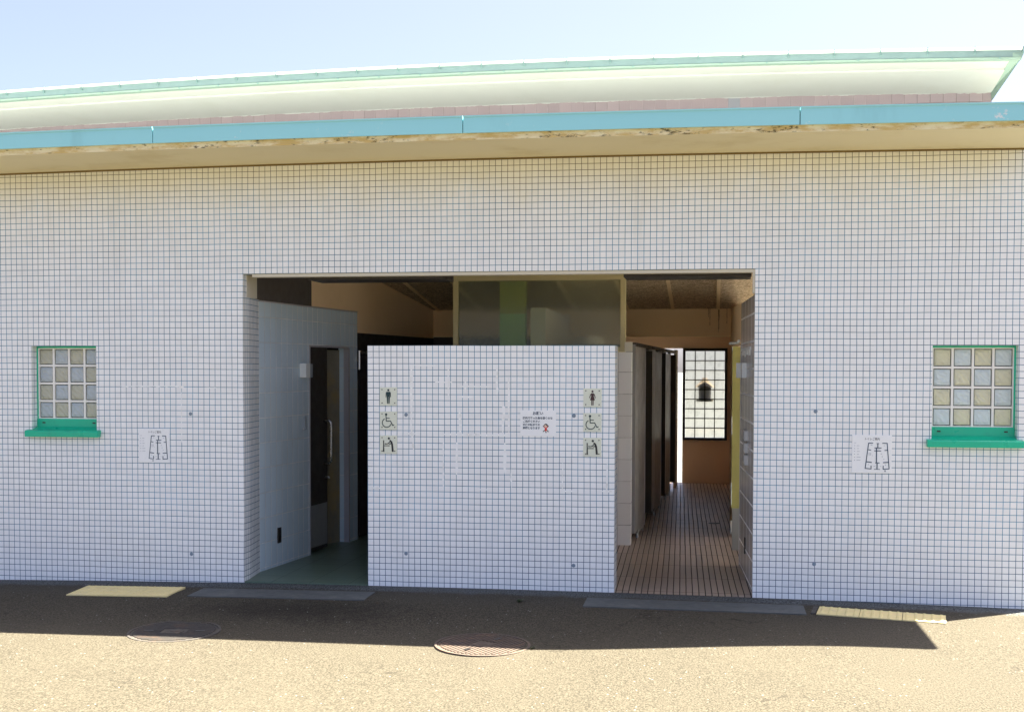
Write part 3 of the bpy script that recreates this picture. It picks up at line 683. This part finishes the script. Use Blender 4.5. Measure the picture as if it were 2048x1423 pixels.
# ------------------------------------------------------------------ signs
def disc(mb, c, r, y, n=20):
    mb.poly([(c[0]+r*math.cos(2*math.pi*k/n), y, c[1]+r*math.sin(2*math.pi*k/n)) for k in range(n)])
def stroke(mb, pts, wd, y):
    for (a, b) in zip(pts, pts[1:]):
        L = math.hypot(b[0]-a[0], b[1]-a[1]) or 1e-6; nx_, nz_ = -(b[1]-a[1])/L*wd/2, (b[0]-a[0])/L*wd/2
        mb.poly([(a[0]+nx_,y,a[1]+nz_),(b[0]+nx_,y,b[1]+nz_),(b[0]-nx_,y,b[1]-nz_),(a[0]-nx_,y,a[1]-nz_)])
    for k, p in enumerate(pts[1:-1]): disc(mb, p, wd/2, y-.00005*(k+1), 10)
def plate_sign(name, x0, z0, sz, label, draw, mat):
    x1, z1 = x0+sz, z0+sz*1.03
    T = thing(name, ((x0+x1)/2, 0, (z0+z1)/2), label, 'sign', 'square pictogram plates on the screen wall')
    p = MB(); p.box(x0, x1, -.006, -.0002, z0, z1); p.build('plate', m_signplate, T, bevel=.001)
    cx, cz = (x0+x1)/2, (z0+z1)/2
    f = MB(); draw(f, lambda u, v: (cx+u*sz, cz+v*sz), sz, -.0072); f.build('pictogram', mat, T)
    for u in (-.37, .37):
        for v in (-.38, .38):
            rv_ = MB(); rv_.cyl((cx+u*sz, -.006, cz+v*sz), (0,-1,0), .0045, .002, 10, .003); rv_.build('rivet', m_iron, T)
def P(f, pts, t, y): f.poly([(t(*p)[0], y, t(*p)[1]) for p in pts])
def man(f, t, s, y):
    disc(f, t(0,.345), .062*s, y)
    P(f, [(-.10,.255),(.10,.255),(.145,.21),(.155,-.055),(.115,-.055),(.105,.16),(.095,-.02),(-.095,-.02),(-.105,.16),(-.115,-.055),(-.155,-.055),(-.145,.21)], t, y)
    P(f, [(-.095,-.02),(-.008,-.02),(-.012,-.42),(-.072,-.42)], t, y); P(f, [(.008,-.02),(.095,-.02),(.072,-.42),(.012,-.42)], t, y)
def woman(f, t, s, y):
    disc(f, t(0,.345), .060*s, y)
    P(f, [(-.075,.25),(.075,.25),(.105,.16),(.065,.12),(.135,-.14),(-.135,-.14),(-.065,.12),(-.105,.16)], t, y)
    stroke(f, [t(-.095,.20), t(-.165,-.02)], .040*s, y-.0001); stroke(f, [t(.095,.20), t(.165,-.02)], .040*s, y-.0001)
    P(f, [(-.065,-.14),(-.012,-.14),(-.012,-.42),(-.062,-.42)], t, y); P(f, [(.012,-.14),(.065,-.14),(.062,-.42),(.012,-.42)], t, y)
def chair(f, t, s, y):
    disc(f, t(-.13,.345), .068*s, y)
    stroke(f, [t(-.135,.28), t(-.12,-.03), t(.13,-.03), t(.25,-.27), t(.345,-.235)], .05*s, y)
    stroke(f, [t(-.125,.13), t(.08,.13)], .042*s, y-.0004)
    arc = [t(-.095+.255*math.cos(R_(a)), -.125+.255*math.sin(R_(a))) for a in range(118, 352, 12)]
    stroke(f, arc, .046*s, y-.0006)
def baby(f, t, s, y):
    disc(f, t(.03,.34), .064*s, y)
    P(f, [(.06,.26),(.13,.25),(.22,.17),(.27,.02),(.315,-.41),(.20,-.42),(.17,-.05),(.13,.10)], t, y)
    stroke(f, [t(.10,.19), t(.03,.07), t(-.06,.04)], .045*s, y-.0003); stroke(f, [t(.17,.10), t(.10,.01), t(.02,.05)], .035*s, y-.0005)
    P(f, [(-.31,.23),(-.25,.23),(-.25,-.06),(-.235,-.42),(-.32,-.42),(-.305,-.06)], t, y)
    stroke(f, [t(-.27,-.075), t(.08,-.075)], .045*s, y-.0002)
    disc(f, t(-.185,.035), .035*s, y-.0004); P(f, [(-.16,.05),(-.02,.06),(-.01,.02),(-.16,.0)], t, y-.0003)
plate_sign('pictogram_sign', -2.449, 1.357, .131, 'square ivory sign with a standing man pictogram', man, m_inkteal)
plate_sign('pictogram_sign', -2.449, 1.177, .131, 'wheelchair sign under the man pictogram sign', chair, m_inkteal)
plate_sign('pictogram_sign', -2.449, 1.000, .131, 'baby changing sign under the wheelchair sign of the men side column', baby, m_ink)
plate_sign('pictogram_sign', -.930, 1.355, .131, 'square ivory sign with a woman in a dress pictogram', woman, m_inkbrown)
plate_sign('pictogram_sign', -.930, 1.177, .131, 'wheelchair sign under the woman pictogram sign', chair, m_inkteal)
plate_sign('pictogram_sign', -.930, .998, .131, 'baby changing sign under the wheelchair sign of the women side column', baby, m_ink)

def text_mesh(body, size, x, z, y, mat, parent, name='lettering', align='LEFT', bold=0.0, sx=1.0):
    cu = bpy.data.curves.new('txt', 'FONT'); cu.body = body; cu.size = size; cu.align_x = align; cu.offset = bold; cu.resolution_u = 3
    to = bpy.data.objects.new('txt', cu); COL.objects.link(to); bpy.context.view_layer.update()
    dg = bpy.context.evaluated_depsgraph_get(); me = bpy.data.meshes.new_from_object(to.evaluated_get(dg))
    bpy.data.objects.remove(to); bpy.data.curves.remove(cu)
    o = Vector(WLOC[parent.name])
    for v in me.vertices: v.co = Vector((x + v.co.x*sx, y, z + v.co.y)) - o
    me.name = name; me.materials.clear(); me.materials.append(mat)
    ob = bpy.data.objects.new(name, me); COL.objects.link(ob); ob.parent = parent; return ob

# notice asking visitors
N = thing('notice_board', (-1.261, 0, 1.234), 'white Japanese notice with a child in red drawn beside the lettering', 'notice')
nb = MB(); nb.box(-1.392, -1.130, -.004, -.0002, 1.140, 1.328); nb.build('board', m_board, N, bevel=.001)
tl = .0176
text_mesh('お願い', .0265, -1.262, 1.2975, -.0052, m_inkblue, N, align='CENTER', bold=.0006)
for i, ln in enumerate(['園内で釣った魚を捌くのは', 'ご遠慮ください', '水道の詰まりの', '原因となります']):
    text_mesh(ln, .0186, -1.374, 1.2655-.0242*i, -.0052, m_inkblue, N, bold=.0006, sx=.98)
kid = MB(); cx, cz = -1.204, 1.199; y = -.0050
K = lambda u, v: (cx+u, cz+v)
kid.cur = 2; kid.poly([(cx+.0145*math.cos(a*.2618), y, cz+.020+.0125*math.sin(a*.2618)) for a in range(24)])
kid.cur = 1; disc(kid, K(-.001,.016), .0105, y-.0004)
kid.cur = 2; P(kid, [(-.004,.026),(.008,.028),(.013,.015)], K, y-.0006)
kid.cur = 0; P(kid, [(-.008,.004),(.008,.004),(.007,-.008),(.011,-.020),(-.011,-.020),(-.007,-.008)], K, y-.0002)
stroke(kid, [K(-.006,.003), K(-.015,.012)], .006, y-.0003); stroke(kid, [K(.006,.003), K(.015,.012)], .006, y-.0003)
kid.cur = 2; stroke(kid, [K(-.014,.011), K(-.021,.018)], .006, y-.0005); stroke(kid, [K(.014,.011), K(.021,.018)], .006, y-.0005)
stroke(kid, [K(-.008,-.014), K(-.020,-.026)], .006, y-.0004); stroke(kid, [K(.008,-.014), K(.020,-.026)], .006, y-.0004); stroke(kid, [K(-.003,-.020), K(-.002,-.031), K(.010,-.030)], .004, y-.0004)
kid.build('illustration', [m_red, m_skin, m_hair], N)

# floor plan boards
def plan_board(x0, z0, wd, ht, label, marker_u):
    T = thing('floor_plan_board', (x0+wd/2, 0, z0+ht/2), label, 'sign', 'toilet floor plan boards')
    p = MB(); p.box(x0, x0+wd, -.006, -.0002, z0, z0+ht); p.build('board', m_board, T, bevel=.0015)
    q = lambda X, Y: (x0+(X-60)/1250*wd, z0+ht-(Y-150)/1200*ht)
    l = MB(); y = -.0072; k = 0
    for pts, wv in (([(720,405),(580,405),(480,1200),(665,1215),(665,1110)], 22), ([(1010,405),(1160,405),(1230,1205),(1045,1220),(1045,1110)], 22), ([(830,415),(910,415)], 16),
              ([(870,415),(870,550)], 24), ([(765,555),(985,555)], 20), ([(830,555),(830,1020)], 26), ([(565,610),(660,625)], 20), ([(1080,630),(1180,620)], 20), ([(755,645),(975,650)], 18),
              ([(500,990),(685,1010)], 24), ([(1040,1012),(1210,1000)], 24), ([(790,1022),(930,1025)], 20), ([(852,1025),(852,1220)], 26), ([(755,1224),(945,1224)], 14)):
        k += 1; stroke(l, [q(*a) for a in pts], wv*1.25/1250*wd, y-.00008*k)
    l.build('plan_lines', m_inkblue, T)
    pale = MB()
    for (a, b, c_, d) in ((640,470,700,470),(1050,480,1095,480),(600,700,600,800),(650,700,650,790),(960,740,1010,740),(1010,800,1010,850),(1040,910,1080,910),(700,795,720,795),(740,1130,795,1130),(950,1130,985,1130),(570,1070,600,1085),(1100,1080,1130,1095),(870,600,935,600)):
        stroke(pale, [q(a,b), q(c_,d)], 16/1250*wd, y)
    for i, (a, b) in enumerate(((125,190),(205,290),(215,280),(215,300),(215,280),(205,330),(205,330))):
        stroke(pale, [q(a,400+90*i), q(b,400+90*i)], 14/1250*wd, y)
        if i: stroke(pale, [q(130,400+90*i), q(160,400+90*i)], 22/1250*wd, y)
    pale.build('plan_symbols', m_inkpale, T)
    mk = MB(); disc(mk, q(marker_u,1262), 16/1250*wd, y); stroke(mk, [q(marker_u-28,1290), q(marker_u+28,1290)], 14/1250*wd, y); mk.build('place_marker', m_inkblue, T)
    text_mesh('トイレご案内', .0205, q(445,310)[0], q(445,306)[1], y, m_ink, T, sx=.86)
plan_board(-4.358, .905, .250, .262, 'white floor plan board on the wall below the left window side', 640)
plan_board(.960, .907, .270, .267, 'white floor plan board on the wall beside the right window', 1105)

# ------------------------------------------------------------------ devices on the inner walls
D1 = thing('call_alarm_box', (-3.45, 1.27, 1.61), 'white call alarm box on the left partition beside the dark doorway', 'alarm box', 'alarm boxes by the doors')
b1 = MB(); px_, py_ = LW(1.20); b1.wallbox((px_+.055, 1.165), (px_+.062, 1.26), .06, 1.55, 1.672); b1.build('housing', m_whiteplastic, D1, bevel=.006)
b1 = MB(); b1.wallbox((px_+.03, 1.27), (px_+.042, 1.385), .035, 1.552, 1.668); b1.build('back_plate', m_greyplastic, D1, bevel=.004)
D2 = thing('call_alarm_box', (.215, 1.2, 1.62), 'white call alarm box on the right wall facing the corridor', 'alarm box', 'alarm boxes by the doors')
xr = RW(1.2)[0]
b2 = MB(); b2.box(xr-.052, xr-.003, 1.30, 1.40, 1.560, 1.682); b2.build('housing', m_whiteplastic, D2, bevel=.005)
b2 = MB(); b2.box(xr-.016, xr+.03, .86, 1.27, 1.563, 1.680); b2.build('back_plate', m_whiteplastic, D2, bevel=.003)
hp_ = MB(); px_, py_ = LW(1.25); hp_.box(px_-.004, px_+.018, 1.235, 1.262, 1.105, 1.225); tag(hp_.build('switch_plate', m_greyplastic, None, bevel=.004, origin=(px_, 1.25, 1.165)), 'narrow grey switch plate on the left partition below the alarm box', 'switch')
for (f_, lab, s_) in ((LW(.77), 'black slot vent low on the left blue tiled partition', 1), (RW(.84), 'black slot vent low on the right corridor wall', -1)):
    sv = MB(); x_, y_ = f_
    sv.box(x_-.006 if s_ > 0 else x_-.008, x_+.008 if s_ > 0 else x_+.006, y_-.035, y_+.035, .20, .325)
    tag(sv.build('slot_vent', m_blackframe, None, bevel=.002, origin=(x_, y_, .20)), lab, 'vent', 'slot vents low on the inner walls')
for i, z_ in enumerate((1.085, .992, .90)):
    n_ = MB(); xr = RW(.85)[0]; n_.box(xr-.018, xr+.02, .66, 1.05, z_, z_+.075)
    n_.cur = 1; n_.box(xr-.0195, xr-.0182, .75, .96, z_+.018, z_+.06)
    tag(n_.build('paper_notice', [m_paper, m_greyplastic], None, origin=(xr, .85, z_)), ('topmost', 'middle', 'lowest')[i] + ' of three small framed notices stacked on the right corridor wall', 'notice', 'small notices on the right wall')
st_ = MB(); xr = RW(.9)[0]
for y0_, y1_, z0_, z1_ in ((.46,1.36,1.775,1.80),(.50,.62,1.735,1.775),(.72,.84,1.742,1.775),(.95,1.05,1.728,1.775),(1.15,1.28,1.74,1.775)):
    a = RW(y1_); b = RW(y0_); st_.wallbox((a[0]-.004, a[1]), (b[0]-.004, b[1]), .004, z0_, z1_)
tag(st_.build('hook_strip', m_whiteplastic, None, origin=(xr, .9, 1.75)), 'white strip of hooks high on the right corridor wall', 'hooks')

# ------------------------------------------------------------------ toilet stalls along the corridor
def SL(y, off=0.0): t = (y-2.55)/5.95; return (-.72+.22*t-off, y)
for i, (y0_, ym, y1_, yg, lab) in enumerate(((2.62, 2.95, 3.63, 4.33, 'nearest dark stall beside the tiled pier'), (4.36, 4.83, 5.68, 6.21, 'middle dark stall of the corridor row'), (6.24, 6.46, 7.14, 8.02, 'farthest dark stall before the bright rear doorway'))):
    c = SL(y0_)
    T = thing('toilet_stall', (c[0], c[1], .012), lab, 'stall', 'toilet stalls along the corridor')
    p = MB(); p.wallbox(SL(y0_), SL(ym), .03, .10, 1.86); p.build('pilaster', m_stalltrim if i else m_stall, T)
    p = MB(); p.wallbox(SL(ym+.01), SL(y1_), .03, .06, 1.86 if not i else 1.82); p.build('front_panel', m_stall, T)
    p = MB(); a, b = SL(y1_-.03, -.004), SL(y1_+.004, -.004); p.wallbox(a, b, .04, .06, 1.85); p.build('edge_trim', m_stalltrim, T)
    p = MB(); q_ = SL(yg); p.wallbox(q_, (q_[0]-.62, q_[1]-.25), .028, .10, 1.82); d_ = p.build('door', m_doordark, T)
    p = MB(); p.tube([(q_[0]-.5, q_[1]-.23, .95),(q_[0]-.5, q_[1]-.28, .95)], .018, 8); p.build('handle', m_steel, d_)
    p = MB(); q_ = SL(y0_, .03); p.box(q_[0]-.82, q_[0], y0_, y0_+.03, .10, 1.86); p.build('divider', m_stall, T)
    for yy in (ym+.06, y1_-.06):
        p = MB(); q_ = SL(yy, .015); p.cyl((q_[0], q_[1], .012), (0,0,1), .014, .1, 10); p.build('foot', m_steel, T)
    p = MB(); p.wallbox(SL(y0_, -.006), SL(yg, -.006), .042, 1.84, 1.875); p.build('head_rail', m_dark, T)
dg_ = MB(); dg_.cyl((.015, 4.254, .0125), (0,0,1), .06, .003, 24); tag(dg_.build('floor_drain', m_blackframe, None, origin=(.015, 4.254, .0125)), 'small round dark floor drain in the brown corridor floor', 'drain')

# ------------------------------------------------------------------ things on the ground
def on_ground(T, x, y, tilt=True):
    e = .25; dzx = (gz(x+e, y)-gz(x-e, y))/(2*e); dzy = (gz(x, y+e)-gz(x, y-e))/(2*e)
    T.rotation_euler = (math.atan(dzy), -math.atan(dzx), T.rotation_euler.z)
def manhole(x, y, rot_, label, mat, r=.30):
    z = gz(x, y)
    T = thing('manhole_cover', (0, 0, 0), label, 'manhole cover', 'manhole covers in the asphalt')
    ring = MB(); n = 48
    for k in range(n):
        a, b = 2*math.pi*k/n, 2*math.pi*(k+1)/n; q = lambda rr, t, zz: (rr*math.cos(t), rr*math.sin(t), zz)
        for r1_, z1_, r2_, z2_ in ((r, .008, r-.016, .009), (r+.004, -.03, r, .008), (r-.016, .009, r-.018, .001)): ring.poly([q(r1_,a,z1_), q(r1_,b,z1_), q(r2_,b,z2_), q(r2_,a,z2_)])
    ring.build('rim', mat, T)
    lid = MB(); lid.cyl((0,0,-.02), (0,0,1), r-.020, .024, 48)
    yy = -r+.05
    while yy < r-.045:
        hw = math.sqrt(max(0, (r-.035)**2-yy*yy))
        if abs(yy) < .055: lid.box(-hw, -.085, yy-.007, yy+.007, .0035, .009); lid.box(.085, hw, yy-.007, yy+.007, .0035, .009)
        else: lid.box(-hw, hw, yy-.007, yy+.007, .0035, .009)
        yy += .0275
    lid.build('lid', mat, T)
    em = MB(); em.cyl((0,0,.0035), (0,0,1), .062, .005, 24); em.cyl((0,0,.008), (0,0,1), .03, .003, 6); em.build('centre_emblem', mat, T)
    for s in (-1, 1):
        kh = MB(); kh.box(s*.17-.03, s*.17+.03, -.012, .012, .009, .0105); kh.build('key_slot', m_blackframe, T)
    T.location = (x, y, z+.002); T.rotation_euler = (0, 0, rot_); on_ground(T, x, y)
manhole(-3.48, -1.33, .12, 'dark cast iron manhole cover in the eave shadow left of the entrance', m_iron)
manhole(-1.41, -1.41, 1.15, 'rusty ribbed manhole cover half in sun in front of the screen wall', m_iron2)
def cover(x0, x1, y0, y1, label):
    zc_ = gz((x0+x1)/2, (y0+y1)/2); T = MB(); n = 14
    for k in range(n):
        a, b = x0+(x1-x0)*k/n, x0+(x1-x0)*(k+1)/n
        za = [gz(a,y0)+.007, gz(b,y0)+.007, gz(b,y1)+.007, gz(a,y1)+.007]
        T.poly([(a,y0,za[0]),(b,y0,za[1]),(b,y1,za[2]),(a,y1,za[3])]); T.poly([(a,y0,za[0]-.04),(b,y0,za[1]-.04),(b,y0,za[1]),(a,y0,za[0])])
    for xx in (x0, x1): T.poly([(xx,y0,gz(xx,y0)-.03),(xx,y1,gz(xx,y1)-.03),(xx,y1,gz(xx,y1)+.007),(xx,y0,gz(xx,y0)+.007)])
    tag(T.build('drain_cover', m_mortar, None, origin=((x0+x1)/2, (y0+y1)/2, zc_)), label, 'drain cover', 'smooth grey gutter covers')
cover(-3.72, -2.41, -.585, -.285, 'smooth grey gutter cover in front of the left entrance')
cover(-.87, .62, -.575, -.265, 'smooth grey gutter cover in front of the right brown floored entrance')
def tactile(cx, cy, L, W_, rot_, label):
    T = thing('tactile_paving', (0, 0, 0), label, 'tactile paving', 'yellow tactile paving strips')
    nb_ = 3; 
    for k in range(nb_):
        a, b = -L/2+L*k/nb_+.002, -L/2+L*(k+1)/nb_-.002
        s = MB(); s.box(a, b, -W_/2, W_/2, -.02, .004)
        nxd = 5
        for i in range(nxd):
            for j in range(6):
                s.cyl((a+(b-a)*(i+.5)/nxd, -W_/2+W_*(j+.5)/6, .0035), (0,0,1), .015, .006, 10, .009)
        s.build('paver', m_tactile, T)
    if cx > 0:
        e = MB(); e.box(-L/2-.035, -L/2-.006, -W_/2, W_/2-.02, -.02, .006); e.build('end_bracket', m_iron, T)
    T.location = (cx, cy, gz(cx, cy)+.003); T.rotation_euler = (0, 0, rot_); on_ground(T, cx, cy)
tactile(-4.25, -.45, .78, .32, .0, 'faded yellow tactile paving strip fully in shade under the left wall')
tactile(1.11, -.475, .82, .27, -.16, 'yellow tactile paving strip partly in sun under the right wall')
# small weeds rooted in the joints of the paving
def weed(x, y, n, h, label, seed):
    rn = random.Random(seed); z = gz(x, y); m = MB()
    for k in range(n):
        a = rn.uniform(0, 2*math.pi); l = h*rn.uniform(.6, 1.2); d = Vector((math.cos(a), math.sin(a), 0)); sd = Vector((-math.sin(a), math.cos(a), 0))*rn.uniform(.003, .006)
        b0 = Vector((x, y, z)) + d*rn.uniform(0, .02); b1 = b0 + d*l*.45 + Vector((0, 0, l*.6)); b2 = b0 + d*l + Vector((0, 0, l*rn.uniform(.5, .8)))
        m.poly([b0-sd*.5, b0+sd*.5, b1+sd, b1-sd]); m.poly([b1-sd, b1+sd, b2])
    tag(m.build('weed', m_weed, None, origin=(x, y, z)), label, 'weed', 'small weeds in the paving')
m_weed = paint('weed_green', (.035, .05, .018), .7, var=.3, scale=40)
weed(-1.32, -.48, 22, .028, 'small green weed on the asphalt in front of the screen wall', 1)
weed(-1.09, -1.46, 10, .018, 'tiny green weed at the right rim of the rusty ribbed manhole cover', 2)
